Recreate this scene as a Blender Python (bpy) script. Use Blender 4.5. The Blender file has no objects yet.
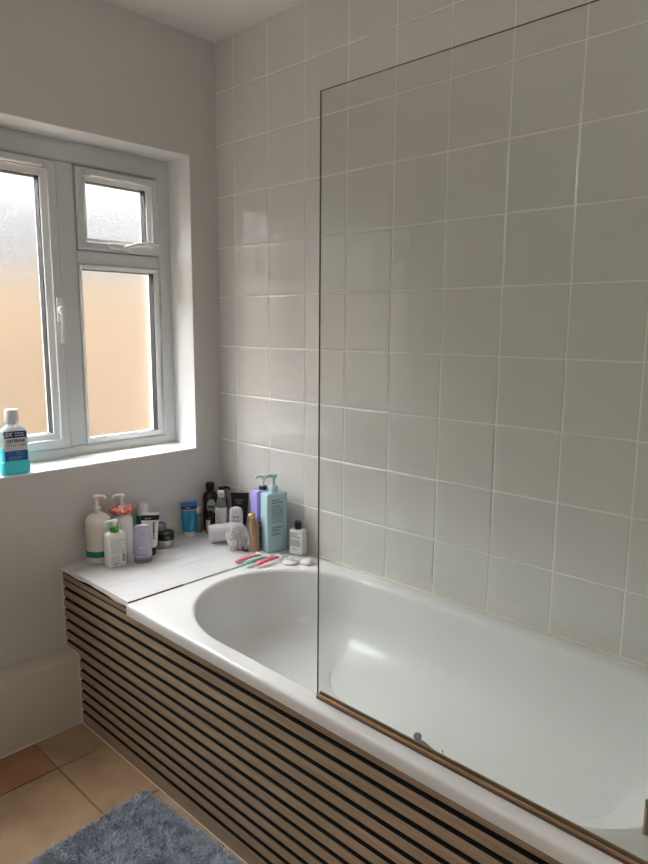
import bpy, bmesh, math, random
from mathutils import Vector, Matrix
random.seed(7)
S = bpy.context.scene
COL = S.collection
PI = math.pi
CAM = Vector((2.27289, -1.75409, 1.44539))

# ------------------------------------------------------------------ materials
def lin(r, g, b):
    def c(v):
        v /= 255.0
        return v / 12.92 if v <= 0.04045 else ((v + 0.055) / 1.055) ** 2.4
    return (c(r), c(g), c(b), 1.0)

def mat(name, col, rough=0.4, metal=0.0, vary=0.06, scale=30.0, bump=0.0, bscale=60.0,
        trans=0.0, ior=1.45, alpha=1.0, sss=0.0, coat=0.0, spec=0.5):
    m = bpy.data.materials.new(name); m.use_nodes = True
    n = m.node_tree.nodes; l = m.node_tree.links
    b = n['Principled BSDF']
    tc = n.new('ShaderNodeTexCoord')
    nz = n.new('ShaderNodeTexNoise'); nz.inputs['Scale'].default_value = scale; nz.inputs['Detail'].default_value = 4
    l.new(tc.outputs['Object'], nz.inputs['Vector'])
    mx = n.new('ShaderNodeMix'); mx.data_type = 'RGBA'
    lo = tuple(max(0, c * (1 - vary)) for c in col[:3]) + (1,)
    hi = tuple(min(1, c * (1 + vary)) for c in col[:3]) + (1,)
    mx.inputs[6].default_value = lo; mx.inputs[7].default_value = hi
    l.new(nz.outputs['Fac'], mx.inputs[0]); l.new(mx.outputs[2], b.inputs['Base Color'])
    b.inputs['Roughness'].default_value = rough; b.inputs['Metallic'].default_value = metal
    b.inputs['IOR'].default_value = ior
    b.inputs['Transmission Weight'].default_value = trans
    b.inputs['Alpha'].default_value = alpha
    b.inputs['Coat Weight'].default_value = coat
    b.inputs['Specular IOR Level'].default_value = spec
    if sss:
        b.inputs['Subsurface Weight'].default_value = sss
        b.inputs['Subsurface Radius'].default_value = (0.02, 0.02, 0.02)
    if bump:
        n2 = n.new('ShaderNodeTexNoise'); n2.inputs['Scale'].default_value = bscale; n2.inputs['Detail'].default_value = 3
        l.new(tc.outputs['Object'], n2.inputs['Vector'])
        bp = n.new('ShaderNodeBump'); bp.inputs['Strength'].default_value = bump; bp.inputs['Distance'].default_value = 0.01
        l.new(n2.outputs['Fac'], bp.inputs['Height']); l.new(bp.outputs['Normal'], b.inputs['Normal'])
    return m

def glass_clear(name, tint, gloss_rough=0.0):
    """thin clear glass: tinted see-through plus fresnel reflection"""
    m = bpy.data.materials.new(name); m.use_nodes = True
    n = m.node_tree.nodes; l = m.node_tree.links; n.clear()
    o = n.new('ShaderNodeOutputMaterial'); t = n.new('ShaderNodeBsdfTransparent'); g = n.new('ShaderNodeBsdfGlossy')
    t.inputs['Color'].default_value = tint; g.inputs['Roughness'].default_value = gloss_rough
    f = n.new('ShaderNodeFresnel'); ge = n.new('ShaderNodeNewGeometry')
    io = n.new('ShaderNodeMapRange'); io.inputs['To Min'].default_value = 1.45; io.inputs['To Max'].default_value = 1/1.45
    l.new(ge.outputs['Backfacing'], io.inputs['Value']); l.new(io.outputs[0], f.inputs['IOR'])
    mx = n.new('ShaderNodeMixShader')
    l.new(f.outputs[0], mx.inputs[0]); l.new(t.outputs[0], mx.inputs[1]); l.new(g.outputs[0], mx.inputs[2])
    l.new(mx.outputs[0], o.inputs['Surface'])
    return m

def glass_frosted(name):
    """obscured window glass: pebbled rough refraction mixed with plain see-through"""
    m = bpy.data.materials.new(name); m.use_nodes = True
    n = m.node_tree.nodes; l = m.node_tree.links; n.clear()
    o = n.new('ShaderNodeOutputMaterial')
    t = n.new('ShaderNodeBsdfTransparent'); t.inputs['Color'].default_value = (0.95, 0.95, 0.95, 1)
    r = n.new('ShaderNodeBsdfRefraction'); r.inputs['IOR'].default_value = 1.25; r.inputs['Roughness'].default_value = 0.32
    r.inputs['Color'].default_value = (0.96, 0.96, 0.96, 1)
    g = n.new('ShaderNodeBsdfGlossy'); g.inputs['Roughness'].default_value = 0.25
    tc = n.new('ShaderNodeTexCoord')
    v = n.new('ShaderNodeTexVoronoi'); v.inputs['Scale'].default_value = 330
    nz = n.new('ShaderNodeTexNoise'); nz.inputs['Scale'].default_value = 220; nz.inputs['Detail'].default_value = 3
    l.new(tc.outputs['Object'], v.inputs['Vector']); l.new(tc.outputs['Object'], nz.inputs['Vector'])
    ad = n.new('ShaderNodeMath'); ad.operation = 'ADD'
    l.new(v.outputs['Distance'], ad.inputs[0]); l.new(nz.outputs['Fac'], ad.inputs[1])
    bp = n.new('ShaderNodeBump'); bp.inputs['Strength'].default_value = 0.6; bp.inputs['Distance'].default_value = 0.002
    l.new(ad.outputs[0], bp.inputs['Height'])
    l.new(bp.outputs['Normal'], r.inputs['Normal']); l.new(bp.outputs['Normal'], g.inputs['Normal'])
    m1 = n.new('ShaderNodeMixShader'); m1.inputs[0].default_value = 0.7
    l.new(t.outputs[0], m1.inputs[1]); l.new(r.outputs[0], m1.inputs[2])
    m2 = n.new('ShaderNodeMixShader'); m2.inputs[0].default_value = 0.06
    l.new(m1.outputs[0], m2.inputs[1]); l.new(g.outputs[0], m2.inputs[2])
    l.new(m2.outputs[0], o.inputs['Surface'])
    return m

def glaze(m):
    """hand-glazed tile: the wavy relief lives in the clear glaze over a flat body"""
    n = m.node_tree.nodes; l = m.node_tree.links; b = n['Principled BSDF']
    bp = [x for x in n if x.type == 'BUMP'][0]
    for k in list(b.inputs['Normal'].links): l.remove(k)
    l.new(bp.outputs['Normal'], b.inputs['Coat Normal'])
    b.inputs['Coat IOR'].default_value = 1.75; b.inputs['Coat Roughness'].default_value = 0.03
    bp.inputs['Distance'].default_value = 0.016
    bp.inputs['Height'].links[0].from_node.inputs['Detail'].default_value = 1.0

M = {}
M['wall'] = mat('wall_paint', lin(209, 206, 202), 0.75, vary=0.03, scale=4, bump=0.05, bscale=90)
M['ceil'] = mat('ceiling_paint', lin(240, 238, 233), 0.85, vary=0.03, scale=3, bump=0.06, bscale=70)
M['boxing'] = mat('skirting_paint', lin(214, 206, 190), 0.55, vary=0.04, scale=6, bump=0.04, bscale=40)
M['tile'] = mat('glazed_wall_tile', lin(221, 218, 213), 0.12, vary=0.03, scale=5, bump=0.5, bscale=17, spec=0.3, coat=1.0)
glaze(M['tile'])
M['tile_light'] = mat('ledge_tile', lin(226, 226, 226), 0.10, vary=0.05, scale=14, bump=0.02, bscale=20)
M['grout'] = mat('grout', lin(240, 237, 230), 0.85, vary=0.06, scale=60)
M['grout_grey'] = mat('ledge_grout', lin(222, 221, 218), 0.85, vary=0.06, scale=60)
M['enamel'] = mat('bath_enamel', lin(233, 234, 233), 0.14, vary=0.015, scale=3)
M['caulk'] = mat('caulk', lin(226, 220, 208), 0.6, vary=0.08, scale=50, bump=0.2, bscale=120)
M['upvc'] = mat('upvc', lin(212, 214, 214), 0.3, vary=0.02)
M['sill'] = mat('sill_gloss', lin(238, 239, 241), 0.25, vary=0.02, scale=10)
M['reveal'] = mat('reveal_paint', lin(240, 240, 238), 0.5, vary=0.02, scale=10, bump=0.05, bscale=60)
M['black_rubber'] = mat('black_rubber', lin(24, 25, 28), 0.5)
M['frost'] = glass_frosted('frosted_glass')
M['screen'] = glass_clear('screen_glass', (0.945, 0.965, 0.95, 1))
M['screen_edge'] = mat('glass_edge', lin(66, 78, 72), 0.15)
M['felt'] = mat('black_felt', lin(11, 10, 11), 0.95, vary=0.2)
M['brown_rail'] = mat('brown_seal', lin(158, 124, 92), 0.35, vary=0.35, scale=25)
M['brown_dark'] = mat('brown_seal_dark', lin(92, 68, 48), 0.4, vary=0.3, scale=25)
M['chrome'] = mat('chrome', lin(176, 180, 182), 0.18, metal=1.0)
M['white_pl'] = mat('white_plastic', lin(232, 232, 228), 0.3, vary=0.02)
M['cream_pl'] = mat('cream_plastic', lin(222, 214, 203), 0.38, vary=0.02)
M['grey_print'] = mat('grey_print', lin(128, 128, 126), 0.6)
M['dark_print'] = mat('dark_print', lin(52, 54, 58), 0.6)
M['lt_print'] = mat('light_print', lin(206, 204, 214), 0.5)
M['black_pl'] = mat('black_plastic', lin(22, 22, 24), 0.3)
M['green_teal'] = mat('teal_green_band', lin(10, 128, 104), 0.4)
M['green'] = mat('green_collar', lin(42, 136, 30), 0.4)
M['scrunchie'] = mat('scrunchie_fabric', lin(206, 118, 112), 0.9, vary=0.45, scale=70, bump=0.3, bscale=120)
M['dk_teal'] = mat('dark_teal', lin(8, 96, 92), 0.35)
M['lavender'] = mat('lavender_plastic', lin(178, 173, 196), 0.3, vary=0.03)
M['clear_pl'] = mat('clear_plastic', lin(222, 224, 226), 0.12, trans=0.75, ior=1.3)
M['jar_glass'] = mat('jar_white', lin(206, 206, 200), 0.2, trans=0.15)
M['slate'] = mat('slate_blue', lin(112, 124, 142), 0.4)
M['blue'] = mat('blue_tube', lin(36, 138, 174), 0.3, vary=0.06)
M['blue_dk'] = mat('blue_tube_end', lin(18, 98, 150), 0.3)
M['navy'] = mat('navy_band', lin(14, 34, 72), 0.35)
M['pale_green'] = mat('pale_green_plastic', lin(152, 170, 164), 0.25, trans=0.3)
M['pale_pink'] = mat('pale_pink_plastic', lin(204, 186, 178), 0.4)
M['brown_gl'] = mat('brown_bottle', lin(48, 24, 22), 0.15, vary=0.1)
M['sage'] = mat('sage_label', lin(152, 172, 160), 0.6, vary=0.12, scale=40)
M['cream_label'] = mat('cream_label', lin(206, 190, 170), 0.6)
M['orange_label'] = mat('orange_label', lin(204, 120, 66), 0.6)
M['wht_label'] = mat('white_label', lin(226, 228, 224), 0.5)
M['purple'] = mat('violet_plastic', lin(150, 140, 206), 0.3)
M['teal_pl'] = mat('pale_teal_plastic', lin(168, 200, 206), 0.32, vary=0.03)
M['teal_pump'] = mat('pale_teal_pump', lin(170, 204, 206), 0.3)
M['bronze'] = mat('bronze_wood', lin(160, 134, 106), 0.3, vary=0.15, scale=20, metal=0.45)
M['brass'] = mat('brass', lin(178, 158, 116), 0.28, metal=0.8)
M['puff'] = mat('white_mesh', lin(244, 243, 243), 0.8, vary=0.05, scale=90)
M['bristle'] = mat('dark_bristles', lin(26, 24, 26), 0.8)
M['frost_pl'] = mat('translucent_plastic', lin(232, 232, 238), 0.25, trans=0.25, ior=1.2)
M['pink'] = mat('pink_plastic', lin(226, 130, 150), 0.35)
M['coral'] = mat('coral_plastic', lin(222, 104, 126), 0.35)
M['mint'] = mat('mint_plastic', lin(150, 206, 188), 0.35)
M['soap'] = mat('white_soap', lin(236, 234, 230), 0.4, sss=0.1)
M['mw_liquid'] = mat('aqua_liquid', lin(92, 222, 230), 0.08, trans=0.2, ior=1.33)
M['mw_clear'] = mat('mouthwash_clear', lin(216, 226, 230), 0.1, trans=0.55, ior=1.2)
M['mw_navy'] = mat('mouthwash_navy', lin(22, 58, 120), 0.4)
M['mw_blue'] = mat('mouthwash_blue', lin(14, 96, 160), 0.4, vary=0.3, scale=40)
M['grey_pl'] = mat('grey_plastic', lin(160, 166, 168), 0.35)
M['taupe'] = mat('taupe_card', lin(150, 134, 122), 0.6)
M['olive'] = mat('olive_lid', lin(98, 106, 62), 0.5)

def wood_mat():
    m = bpy.data.materials.new('slat_oak'); m.use_nodes = True
    n = m.node_tree.nodes; l = m.node_tree.links; b = n['Principled BSDF']
    tc = n.new('ShaderNodeTexCoord'); mp = n.new('ShaderNodeMapping')
    mp.inputs['Scale'].default_value = (3, 60, 160)
    l.new(tc.outputs['Object'], mp.inputs['Vector'])
    nz = n.new('ShaderNodeTexNoise'); nz.inputs['Scale'].default_value = 2.0; nz.inputs['Detail'].default_value = 5
    l.new(mp.outputs[0], nz.inputs['Vector'])
    cr = n.new('ShaderNodeValToRGB')
    cr.color_ramp.elements[0].position = 0.3; cr.color_ramp.elements[0].color = lin(140, 122, 102)
    cr.color_ramp.elements[1].position = 0.7; cr.color_ramp.elements[1].color = lin(178, 157, 134)
    l.new(nz.outputs['Fac'], cr.inputs[0]); l.new(cr.outputs[0], b.inputs['Base Color'])
    b.inputs['Roughness'].default_value = 0.55
    return m
M['oak'] = wood_mat()

def floor_mat():
    m = bpy.data.materials.new('terracotta_tile'); m.use_nodes = True
    n = m.node_tree.nodes; l = m.node_tree.links; b = n['Principled BSDF']
    at = n.new('ShaderNodeAttribute'); at.attribute_name = 'tile_tone'
    tc = n.new('ShaderNodeTexCoord')
    nz = n.new('ShaderNodeTexNoise'); nz.inputs['Scale'].default_value = 9; nz.inputs['Detail'].default_value = 6
    l.new(tc.outputs['Object'], nz.inputs['Vector'])
    m1 = n.new('ShaderNodeMix'); m1.data_type = 'RGBA'
    m1.inputs[6].default_value = lin(182, 160, 128); m1.inputs[7].default_value = lin(174, 126, 88)
    l.new(at.outputs['Fac'], m1.inputs[0])
    m2 = n.new('ShaderNodeMix'); m2.data_type = 'RGBA'; m2.blend_type = 'MULTIPLY'
    m2.inputs[0].default_value = 0.5
    cr = n.new('ShaderNodeValToRGB')
    cr.color_ramp.elements[0].position = 0.3; cr.color_ramp.elements[0].color = (0.5, 0.43, 0.38, 1)
    cr.color_ramp.elements[1].position = 0.7; cr.color_ramp.elements[1].color = (1, 1, 1, 1)
    l.new(nz.outputs['Fac'], cr.inputs[0])
    l.new(m1.outputs[2], m2.inputs[6]); l.new(cr.outputs[0], m2.inputs[7])
    l.new(m2.outputs[2], b.inputs['Base Color'])
    b.inputs['Roughness'].default_value = 0.38
    return m
M['floor'] = floor_mat()
M['floor_grout'] = mat('floor_grout', lin(128, 110, 88), 0.9)

def fence_mat():
    m = bpy.data.materials.new('tan_render'); m.use_nodes = True
    n = m.node_tree.nodes; l = m.node_tree.links; b = n['Principled BSDF']
    tc = n.new('ShaderNodeTexCoord')
    nz = n.new('ShaderNodeTexNoise'); nz.inputs['Scale'].default_value = 2.5; nz.inputs['Detail'].default_value = 4
    l.new(tc.outputs['Object'], nz.inputs['Vector'])
    cr = n.new('ShaderNodeValToRGB')
    cr.color_ramp.elements[0].position = 0.3; cr.color_ramp.elements[0].color = lin(48, 35, 16)
    cr.color_ramp.elements[1].position = 0.7; cr.color_ramp.elements[1].color = lin(52, 39, 19)
    l.new(nz.outputs['Fac'], cr.inputs[0]); l.new(cr.outputs[0], b.inputs['Base Color'])
    b.inputs['Roughness'].default_value = 0.9
    return m
M['fence'] = fence_mat()

def rug_mat():
    m = bpy.data.materials.new('rug_pile'); m.use_nodes = True
    n = m.node_tree.nodes; l = m.node_tree.links; b = n['Principled BSDF']
    at = n.new('ShaderNodeAttribute'); at.attribute_name = 'tuft_tone'
    cr = n.new('ShaderNodeValToRGB')
    cr.color_ramp.elements[0].color = lin(128, 140, 160); cr.color_ramp.elements[1].color = lin(214, 222, 234)
    l.new(at.outputs['Fac'], cr.inputs[0]); l.new(cr.outputs[0], b.inputs['Base Color'])
    b.inputs['Roughness'].default_value = 0.9
    return m
M['rug'] = rug_mat()

# ------------------------------------------------------------------ mesh helpers
class MB:
    def __init__(s): s.v = []; s.f = []; s.mi = []
    def add(s, v, f, mi=0, mtx=None):
        k = len(s.v)
        s.v += [tuple(mtx @ Vector(p)) if mtx else tuple(p) for p in v]
        s.f += [tuple(i + k for i in q) for q in f]; s.mi += [mi] * len(f)
        return s
    def box(s, x0, x1, y0, y1, z0, z1, b=0.0, mi=0, mtx=None):
        if b <= 0:
            v = [(x0,y0,z0),(x1,y0,z0),(x1,y1,z0),(x0,y1,z0),(x0,y0,z1),(x1,y0,z1),(x1,y1,z1),(x0,y1,z1)]
            f = [(3,2,1,0),(4,5,6,7),(0,1,5,4),(1,2,6,5),(2,3,7,6),(3,0,4,7)]
            return s.add(v, f, mi, mtx)
        bm = bmesh.new(); bmesh.ops.create_cube(bm, size=1)
        for q in bm.verts: q.co = Vector(((x0+x1)/2 + q.co.x*(x1-x0), (y0+y1)/2 + q.co.y*(y1-y0), (z0+z1)/2 + q.co.z*(z1-z0)))
        b = min(b, 0.49*min(abs(x1-x0), abs(y1-y0), abs(z1-z0)))
        bmesh.ops.bevel(bm, geom=bm.edges[:], offset=b, segments=3, affect='EDGES', profile=0.5)
        bm.verts.index_update()
        s.add([q.co[:] for q in bm.verts], [tuple(x.index for x in f.verts) for f in bm.faces], mi, mtx); bm.free()
        return s
    def loft(s, rings, mi=0, cap0=True, cap1=True, closed=True, mtx=None):
        n = len(rings[0]); v = [p for r in rings for p in r]; f = []
        for i in range(len(rings)-1):
            for j in range(n if closed else n-1):
                k = (j+1) % n
                f.append((i*n+j, i*n+k, (i+1)*n+k, (i+1)*n+j))
        if cap0: f.append(tuple(range(n-1, -1, -1)))
        if cap1: f.append(tuple((len(rings)-1)*n + j for j in range(n)))
        return s.add(v, f, mi, mtx)
    def sup(s, secs, seg=36, mi=0, mtx=None, cap0=True, cap1=True):
        """stack of super-ellipse sections (z, rx, ry, n[, ox, oy])"""
        rings = []
        for q in secs:
            z, rx, ry, n = q[:4]; ox, oy = (q[4], q[5]) if len(q) > 4 else (0, 0)
            r = []
            for j in range(seg):
                a = 2*PI*(j+0.5)/seg; c, sn = math.cos(a), math.sin(a)
                r.append((ox + rx*math.copysign(abs(c)**(2/n), c), oy + ry*math.copysign(abs(sn)**(2/n), sn), z))
            rings.append(r)
        return s.loft(rings, mi, cap0, cap1, True, mtx)
    def cyl(s, r, z0, z1, x=0, y=0, seg=28, b=0.0, mi=0, mtx=None):
        if b: secs = [(z0, r-b, r-b, 2, x, y), (z0+b*0.3, r-b*0.3, r-b*0.3, 2, x, y), (z0+b, r, r, 2, x, y), (z1-b, r, r, 2, x, y), (z1-b*0.3, r-b*0.3, r-b*0.3, 2, x, y), (z1, r-b, r-b, 2, x, y)]
        else: secs = [(z0, r, r, 2, x, y), (z1, r, r, 2, x, y)]
        return s.sup(secs, seg, mi, mtx)
    def tube(s, pts, rad, seg=10, mi=0, flat=1.0, mtx=None):
        P = [Vector(p) for p in pts]; n = len(P)
        if not hasattr(rad, '__len__'): rad = [rad]*n
        up = Vector((0,0,1)); rings = []
        for i in range(n):
            t = (P[min(i+1, n-1)] - P[max(i-1, 0)]).normalized()
            u = up if abs(t.dot(up)) < 0.95 else Vector((1,0,0))
            a = t.cross(u).normalized(); b = a.cross(t).normalized()
            rings.append([tuple(P[i] + a*math.cos(2*PI*j/seg)*rad[i] + b*math.sin(2*PI*j/seg)*rad[i]*flat) for j in range(seg)])
        return s.loft(rings, mi, True, True, True, mtx)
    def ring(s, y0, y1, z0, z1, prof, mi=0):
        """mitred rectangular frame in a plane of constant x; prof = [(inset, x)...]"""
        rr = []
        for q in prof:
            i, x = q[:2]; k = q[2] if len(q) > 2 else i
            rr.append([(x, y0+i, z0+k), (x, y1-i, z0+k), (x, y1-i, z1-k), (x, y0+i, z1-k)])
        return s.loft(rr, mi, False, False)
    def build(s, name, m, parent=None, smooth=False, ang=40):
        me = bpy.data.meshes.new(name); me.from_pydata(s.v, [], s.f); me.update()
        bm = bmesh.new(); bm.from_mesh(me); bmesh.ops.recalc_face_normals(bm, faces=bm.faces[:]); bm.to_mesh(me); bm.free()
        for q in (m if isinstance(m, (list, tuple)) else [m]): me.materials.append(q)
        for i, p in enumerate(me.polygons): p.material_index = s.mi[i]
        if smooth:
            me.shade_smooth(); me.set_sharp_from_angle(angle=math.radians(ang))
        o = bpy.data.objects.new(name, me); COL.objects.link(o)
        if parent: o.parent = parent
        return o

def tag(o, label, cat, group=None):
    o['label'] = label; o['category'] = cat
    if group: o['group'] = group
    return o
def thing(name, label, cat, loc=(0,0,0), rz=0.0, group=None):
    o = bpy.data.objects.new(name, None); o.empty_display_size = 0.05; COL.objects.link(o)
    o.location = loc; o.rotation_euler = (0, 0, rz)
    return tag(o, label, cat, group)
def structure(o):
    o['kind'] = 'structure'; return o
def face(x, y, deg=0.0):
    fx, fy = x - CAM.x, y - CAM.y
    return math.atan2(-fx, fy) + math.radians(deg)
def text_part(body, size, loc, m, parent, name='lettering', sx=1.0, italic=0.0, extra=0.0):
    cu = bpy.data.curves.new('t', 'FONT'); cu.body = body; cu.size = size; cu.extrude = 0.0002; cu.align_x = 'CENTER'; cu.align_y = 'CENTER'
    cu.shear = italic; cu.offset = extra
    t = bpy.data.objects.new('t', cu); COL.objects.link(t)
    dg = bpy.context.evaluated_depsgraph_get(); me = bpy.data.meshes.new_from_object(t.evaluated_get(dg))
    bpy.data.objects.remove(t); bpy.data.curves.remove(cu)
    me.name = name; me.materials.clear(); me.materials.append(m)
    o = bpy.data.objects.new(name, me); COL.objects.link(o); o.parent = parent
    o.location = loc; o.rotation_euler = (PI/2, 0, 0); o.scale = (sx, 1, 1)
    return o
def print_rows(parent, y, x0, x1, z0, z1, rows, m, name='small_print', h=0.0016, seed=1, tilt=0.0):
    """rows of illegible small print on a flat front face"""
    rnd = random.Random(seed); b = MB()
    for i in range(rows):
        z = z1 - (z1 - z0) * i / max(1, rows - 1); x = x0; end = x1 - (x1-x0)*rnd.choice((0, 0, 0.05, 0.3))
        while x < end - 0.001:
            w = min(rnd.uniform(0.002, 0.008), end - x)
            b.box(x, x+w, y-0.0003, y+0.0003, z-h/2, z+h/2); x += w + 0.0011
    return b.build(name, m, parent)

# ------------------------------------------------------------------ room shell
XR, YF, ZC = 2.95, -2.75, 2.555
WY0, WY1, WZ0, WZ1 = -1.42, -0.131, 0.932, 2.108       # window hole
b = MB()
b.box(-0.3, 0, YF-0.1, WY0, -0.1, ZC+0.1); b.box(-0.3, 0, WY1, 0.11, -0.1, ZC+0.1)
b.box(-0.3, 0, WY0, WY1, -0.1, WZ0); b.box(-0.3, 0, WY0, WY1, WZ1, ZC+0.1)
structure(b.build('wall_left', M['wall']))
structure(MB().box(XR, XR+0.1, YF-0.1, 0.11, -0.1, ZC+0.1).build('wall_right', M['wall']))
structure(MB().box(0, XR, YF-0.1, YF, -0.1, ZC+0.1).build('wall_front', M['wall']))
structure(MB().box(0, XR, YF, 0.003, ZC, ZC+0.1).build('ceiling', M['ceil']))

# tiled wall: every tile a slightly uneven pillow standing on the grout bed
wb = structure(MB().box(0, XR, 0.0013, 0.11, -0.1, ZC+0.1).build('wall_back', M['grout']))
b = MB(); s = 0.2; gw = 0.0021; US = [0, 0.012, 0.03, 0.06, 0.5, 0.94, 0.97, 0.988, 1]
xs = [0.0] + [0.1148 + s*i for i in range(15)]
z_top = 2.3646
zs = [z_top - 0.2005*i for i in range(-1, 12)]
for i in range(len(xs)-1):
    for j in range(len(zs)-1):
        x0, x1 = xs[i]+gw/2, min(xs[i+1], XR)-gw/2; z1, z0 = min(zs[j], ZC)-gw/2, zs[j+1]+gw/2
        if z1 < 0.45 or x1 <= x0: continue
        tx, tz = random.uniform(-1, 1)*0.0004, random.uniform(-1, 1)*0.0004
        N = 8; grid = []
        for a in range(N+1):
            for c in range(N+1):
                u, w = a/N, c/N
                uu = US[a]; ww = US[c]
                edge = 0.0012 if (a in (0, N) or c in (0, N)) else 0.0
                d = 0.00025*(abs(2*uu-1)**4 + abs(2*ww-1)**4)
                y = edge + d + tx*(uu-0.5) + tz*(ww-0.5) + (0.0008 if edge else 0)
                grid.append((x0+(x1-x0)*uu, y, z0+(z1-z0)*ww))
        f = [(a*(N+1)+c, (a+1)*(N+1)+c, (a+1)*(N+1)+c+1, a*(N+1)+c+1) for a in range(N) for c in range(N)]
        b.add(grid, f)
wt = b.build('wall_tiles', M['tile'], wb, True, 60)
# grout bead along the bath and the ceiling line
MB().box(0.46, 2.17, -0.007, 0.004, 0.566, 0.577, 0.003).build('caulk_line', M['caulk'], wb)

# floor of large terracotta tiles
fl = structure(MB().box(0, XR, YF, 0, -0.1, -0.004).build('floor', M['floor_grout']))
b = MB(); tones = []
tsz = 0.33
gx = [-0.05 + tsz*i for i in range(11)]; gy = [-0.915 + tsz*3 - tsz*i for i in range(11)]
for i in range(len(gx)-1):
    for j in range(len(gy)-1):
        x0, x1 = max(gx[i], 0)+0.0025, min(gx[i+1], XR)-0.0025; y1, y0 = min(gy[j], 0)-0.0025, max(gy[j+1], YF)+0.0025
        if x1 <= x0 or y1 <= y0: continue
        n0 = len(b.f); b.box(x0, x1, y0, y1, -0.012, 0.0, 0.0025)
        tone = 0.95 if (i == 0 and j == 3) else (0.22 if i == 0 else random.choice((0.1, 0.2, 0.3, 0.35)))
        tones += [tone]*(len(b.f)-n0)
ft = b.build('floor_tiles', M['floor'], fl)
at = ft.data.attributes.new('tile_tone', 'FLOAT', 'FACE')
for i, t in enumerate(tones): at.data[i].value = t

# painted boxing along the window wall
b = MB(); b.box(0.0005, 0.098, YF, -0.7245, 0.0, 0.266, 0.006)
bx = structure(b.build('baseboard_left', M['boxing'], None, True))
MB().box(0.0985, 0.101, YF, -0.7415, 0.0005, 0.006, 0.001).build('caulk_line', M['caulk'], bx)

# ------------------------------------------------------------------ window
win = bpy.data.objects.new('window_1', None); COL.objects.link(win); win.location = (0, 0, 0); structure(win)
win['label'] = 'white plastic window with frosted panes in the left wall'
b = MB()
b.ring(WY0, WY1, 0.905, WZ1, [(0, -0.215), (0, -0.15), (0.052, -0.15, 0.072), (0.056, -0.153, 0.076), (0.061, -0.163, 0.081), (0.061, -0.215, 0.081), (0, -0.215)])
b.box(-0.215, -0.15, -0.611, -0.541, 0.985, 2.03, 0.006)          # mullion
b.box(-0.214, -0.1505, -0.545, -0.19, 1.674, 1.724, 0.006)          # transom
frm = b.build('window_frame', M['upvc'], win)
MB().loft([[(-0.15, y, 0.9325), (0.003, y, 0.9325), (0.004, y, 0.935), (0.003, y, 0.937), (-0.15, y, 0.946)] for y in (WY0+0.001, WY1-0.001)]).build('window_sill', M['sill'], win)
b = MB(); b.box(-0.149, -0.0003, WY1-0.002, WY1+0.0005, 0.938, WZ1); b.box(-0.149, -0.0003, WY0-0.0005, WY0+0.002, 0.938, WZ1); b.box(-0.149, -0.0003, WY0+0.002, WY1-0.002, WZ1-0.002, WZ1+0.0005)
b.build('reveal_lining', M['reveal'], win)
MB().box(-0.152, -0.14, WY0+0.001, WY1-0.001, 0.9455, 0.951, 0.002).build('sill_bead', M['caulk'], win)
def sash(name, y0, y1, z0, z1, rail, bead, front=-0.136):
    bb = MB(); i1 = rail - bead
    bb.ring(y0, y1, z0, z1, [(0, -0.205), (0, front-0.004), (0.004, front), (i1, front), (i1+0.003, front-0.006), (rail, front-0.016), (rail, -0.205)])
    o = bb.build(name, M['upvc'], win)
    return o
def pane(parent, y0, y1, z0, z1, x=-0.196):
    MB().ring(y0-0.002, y1+0.002, z0-0.002, z1+0.002, [(0, x+0.034), (0.004, x+0.034), (0.0045, x+0.001), (0, x+0.001)]).build('gasket', M['black_rubber'], parent)
    MB().box(x-0.004, x, y0-0.004, y1+0.004, z0-0.004, z1+0.004).build('pane', M['frost'], parent)
sh = sash('casement_sash', -1.360, -0.6125, 0.985, 2.0245, 0.055, 0.022)
pane(sh, -1.305, -0.6675, 1.04, 1.9695)
th = sash('top_light_sash', -0.540, -0.193, 1.7255, 2.023, 0.044, 0.016)
pane(th, -0.496, -0.237, 1.7695, 1.979)
b = MB(); b.ring(-0.5405, -0.1925, 0.985, 1.6735, [(0, -0.205), (0, -0.150), (0.004, -0.147), (0.018, -0.158), (0.018, -0.205)])
fb = b.build('fixed_light_bead', M['upvc'], win)
pane(fb, -0.5225, -0.2105, 1.003, 1.6555)
for (y0, y1, z0, z1, p) in ((-1.29, -0.668, 1.994, 2.019, sh), (-0.495, -0.258, 1.990, 2.014, th)):
    MB().box(-0.1355, -0.108, y0, y1, z0, z1, 0.006).build('trickle_vent', M['upvc'], p)
# casement handle: back plate, boss with key cylinder, downward lever
b = MB(); b.box(-0.136, -0.128, -0.640, -0.616, 1.455, 1.545, 0.004); b.cyl(0.014, 0, 0.02, mtx=Matrix.Translation((-0.129, -0.628, 1.500)) @ Matrix.Rotation(PI/2, 4, 'Y'), b=0.004)
b.tube([(-0.112, -0.628, 1.505), (-0.106, -0.629, 1.47), (-0.104, -0.631, 1.42), (-0.106, -0.633, 1.378)], [0.011, 0.009, 0.008, 0.009], flat=0.7)
h = b.build('casement_handle', M['white_pl'], sh, True)
MB().cyl(0.0055, 0, 0.003, mtx=Matrix.Translation((-0.109, -0.628, 1.500)) @ Matrix.Rotation(PI/2, 4, 'Y')).build('key_cylinder', M['grey_pl'], h)
b = MB(); b.box(-0.136, -0.118, -0.425, -0.320, 1.733, 1.757, 0.006); b.cyl(0.012, 0, 0.018, mtx=Matrix.Translation((-0.128, -0.345, 1.746)) @ Matrix.Rotation(PI/2, 4, 'Y'), b=0.003)
b.tube([(-0.108, -0.365, 1.742), (-0.098, -0.325, 1.757), (-0.094, -0.28, 1.766), (-0.094, -0.225, 1.763)], [0.012, 0.012, 0.010, 0.006], flat=0.6)
h = b.build('top_light_handle', M['white_pl'], th, True)
MB().cyl(0.005, 0, 0.003, mtx=Matrix.Translation((-0.111, -0.345, 1.746)) @ Matrix.Rotation(PI/2, 4, 'Y')).build('key_cylinder', M['grey_pl'], h)

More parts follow.
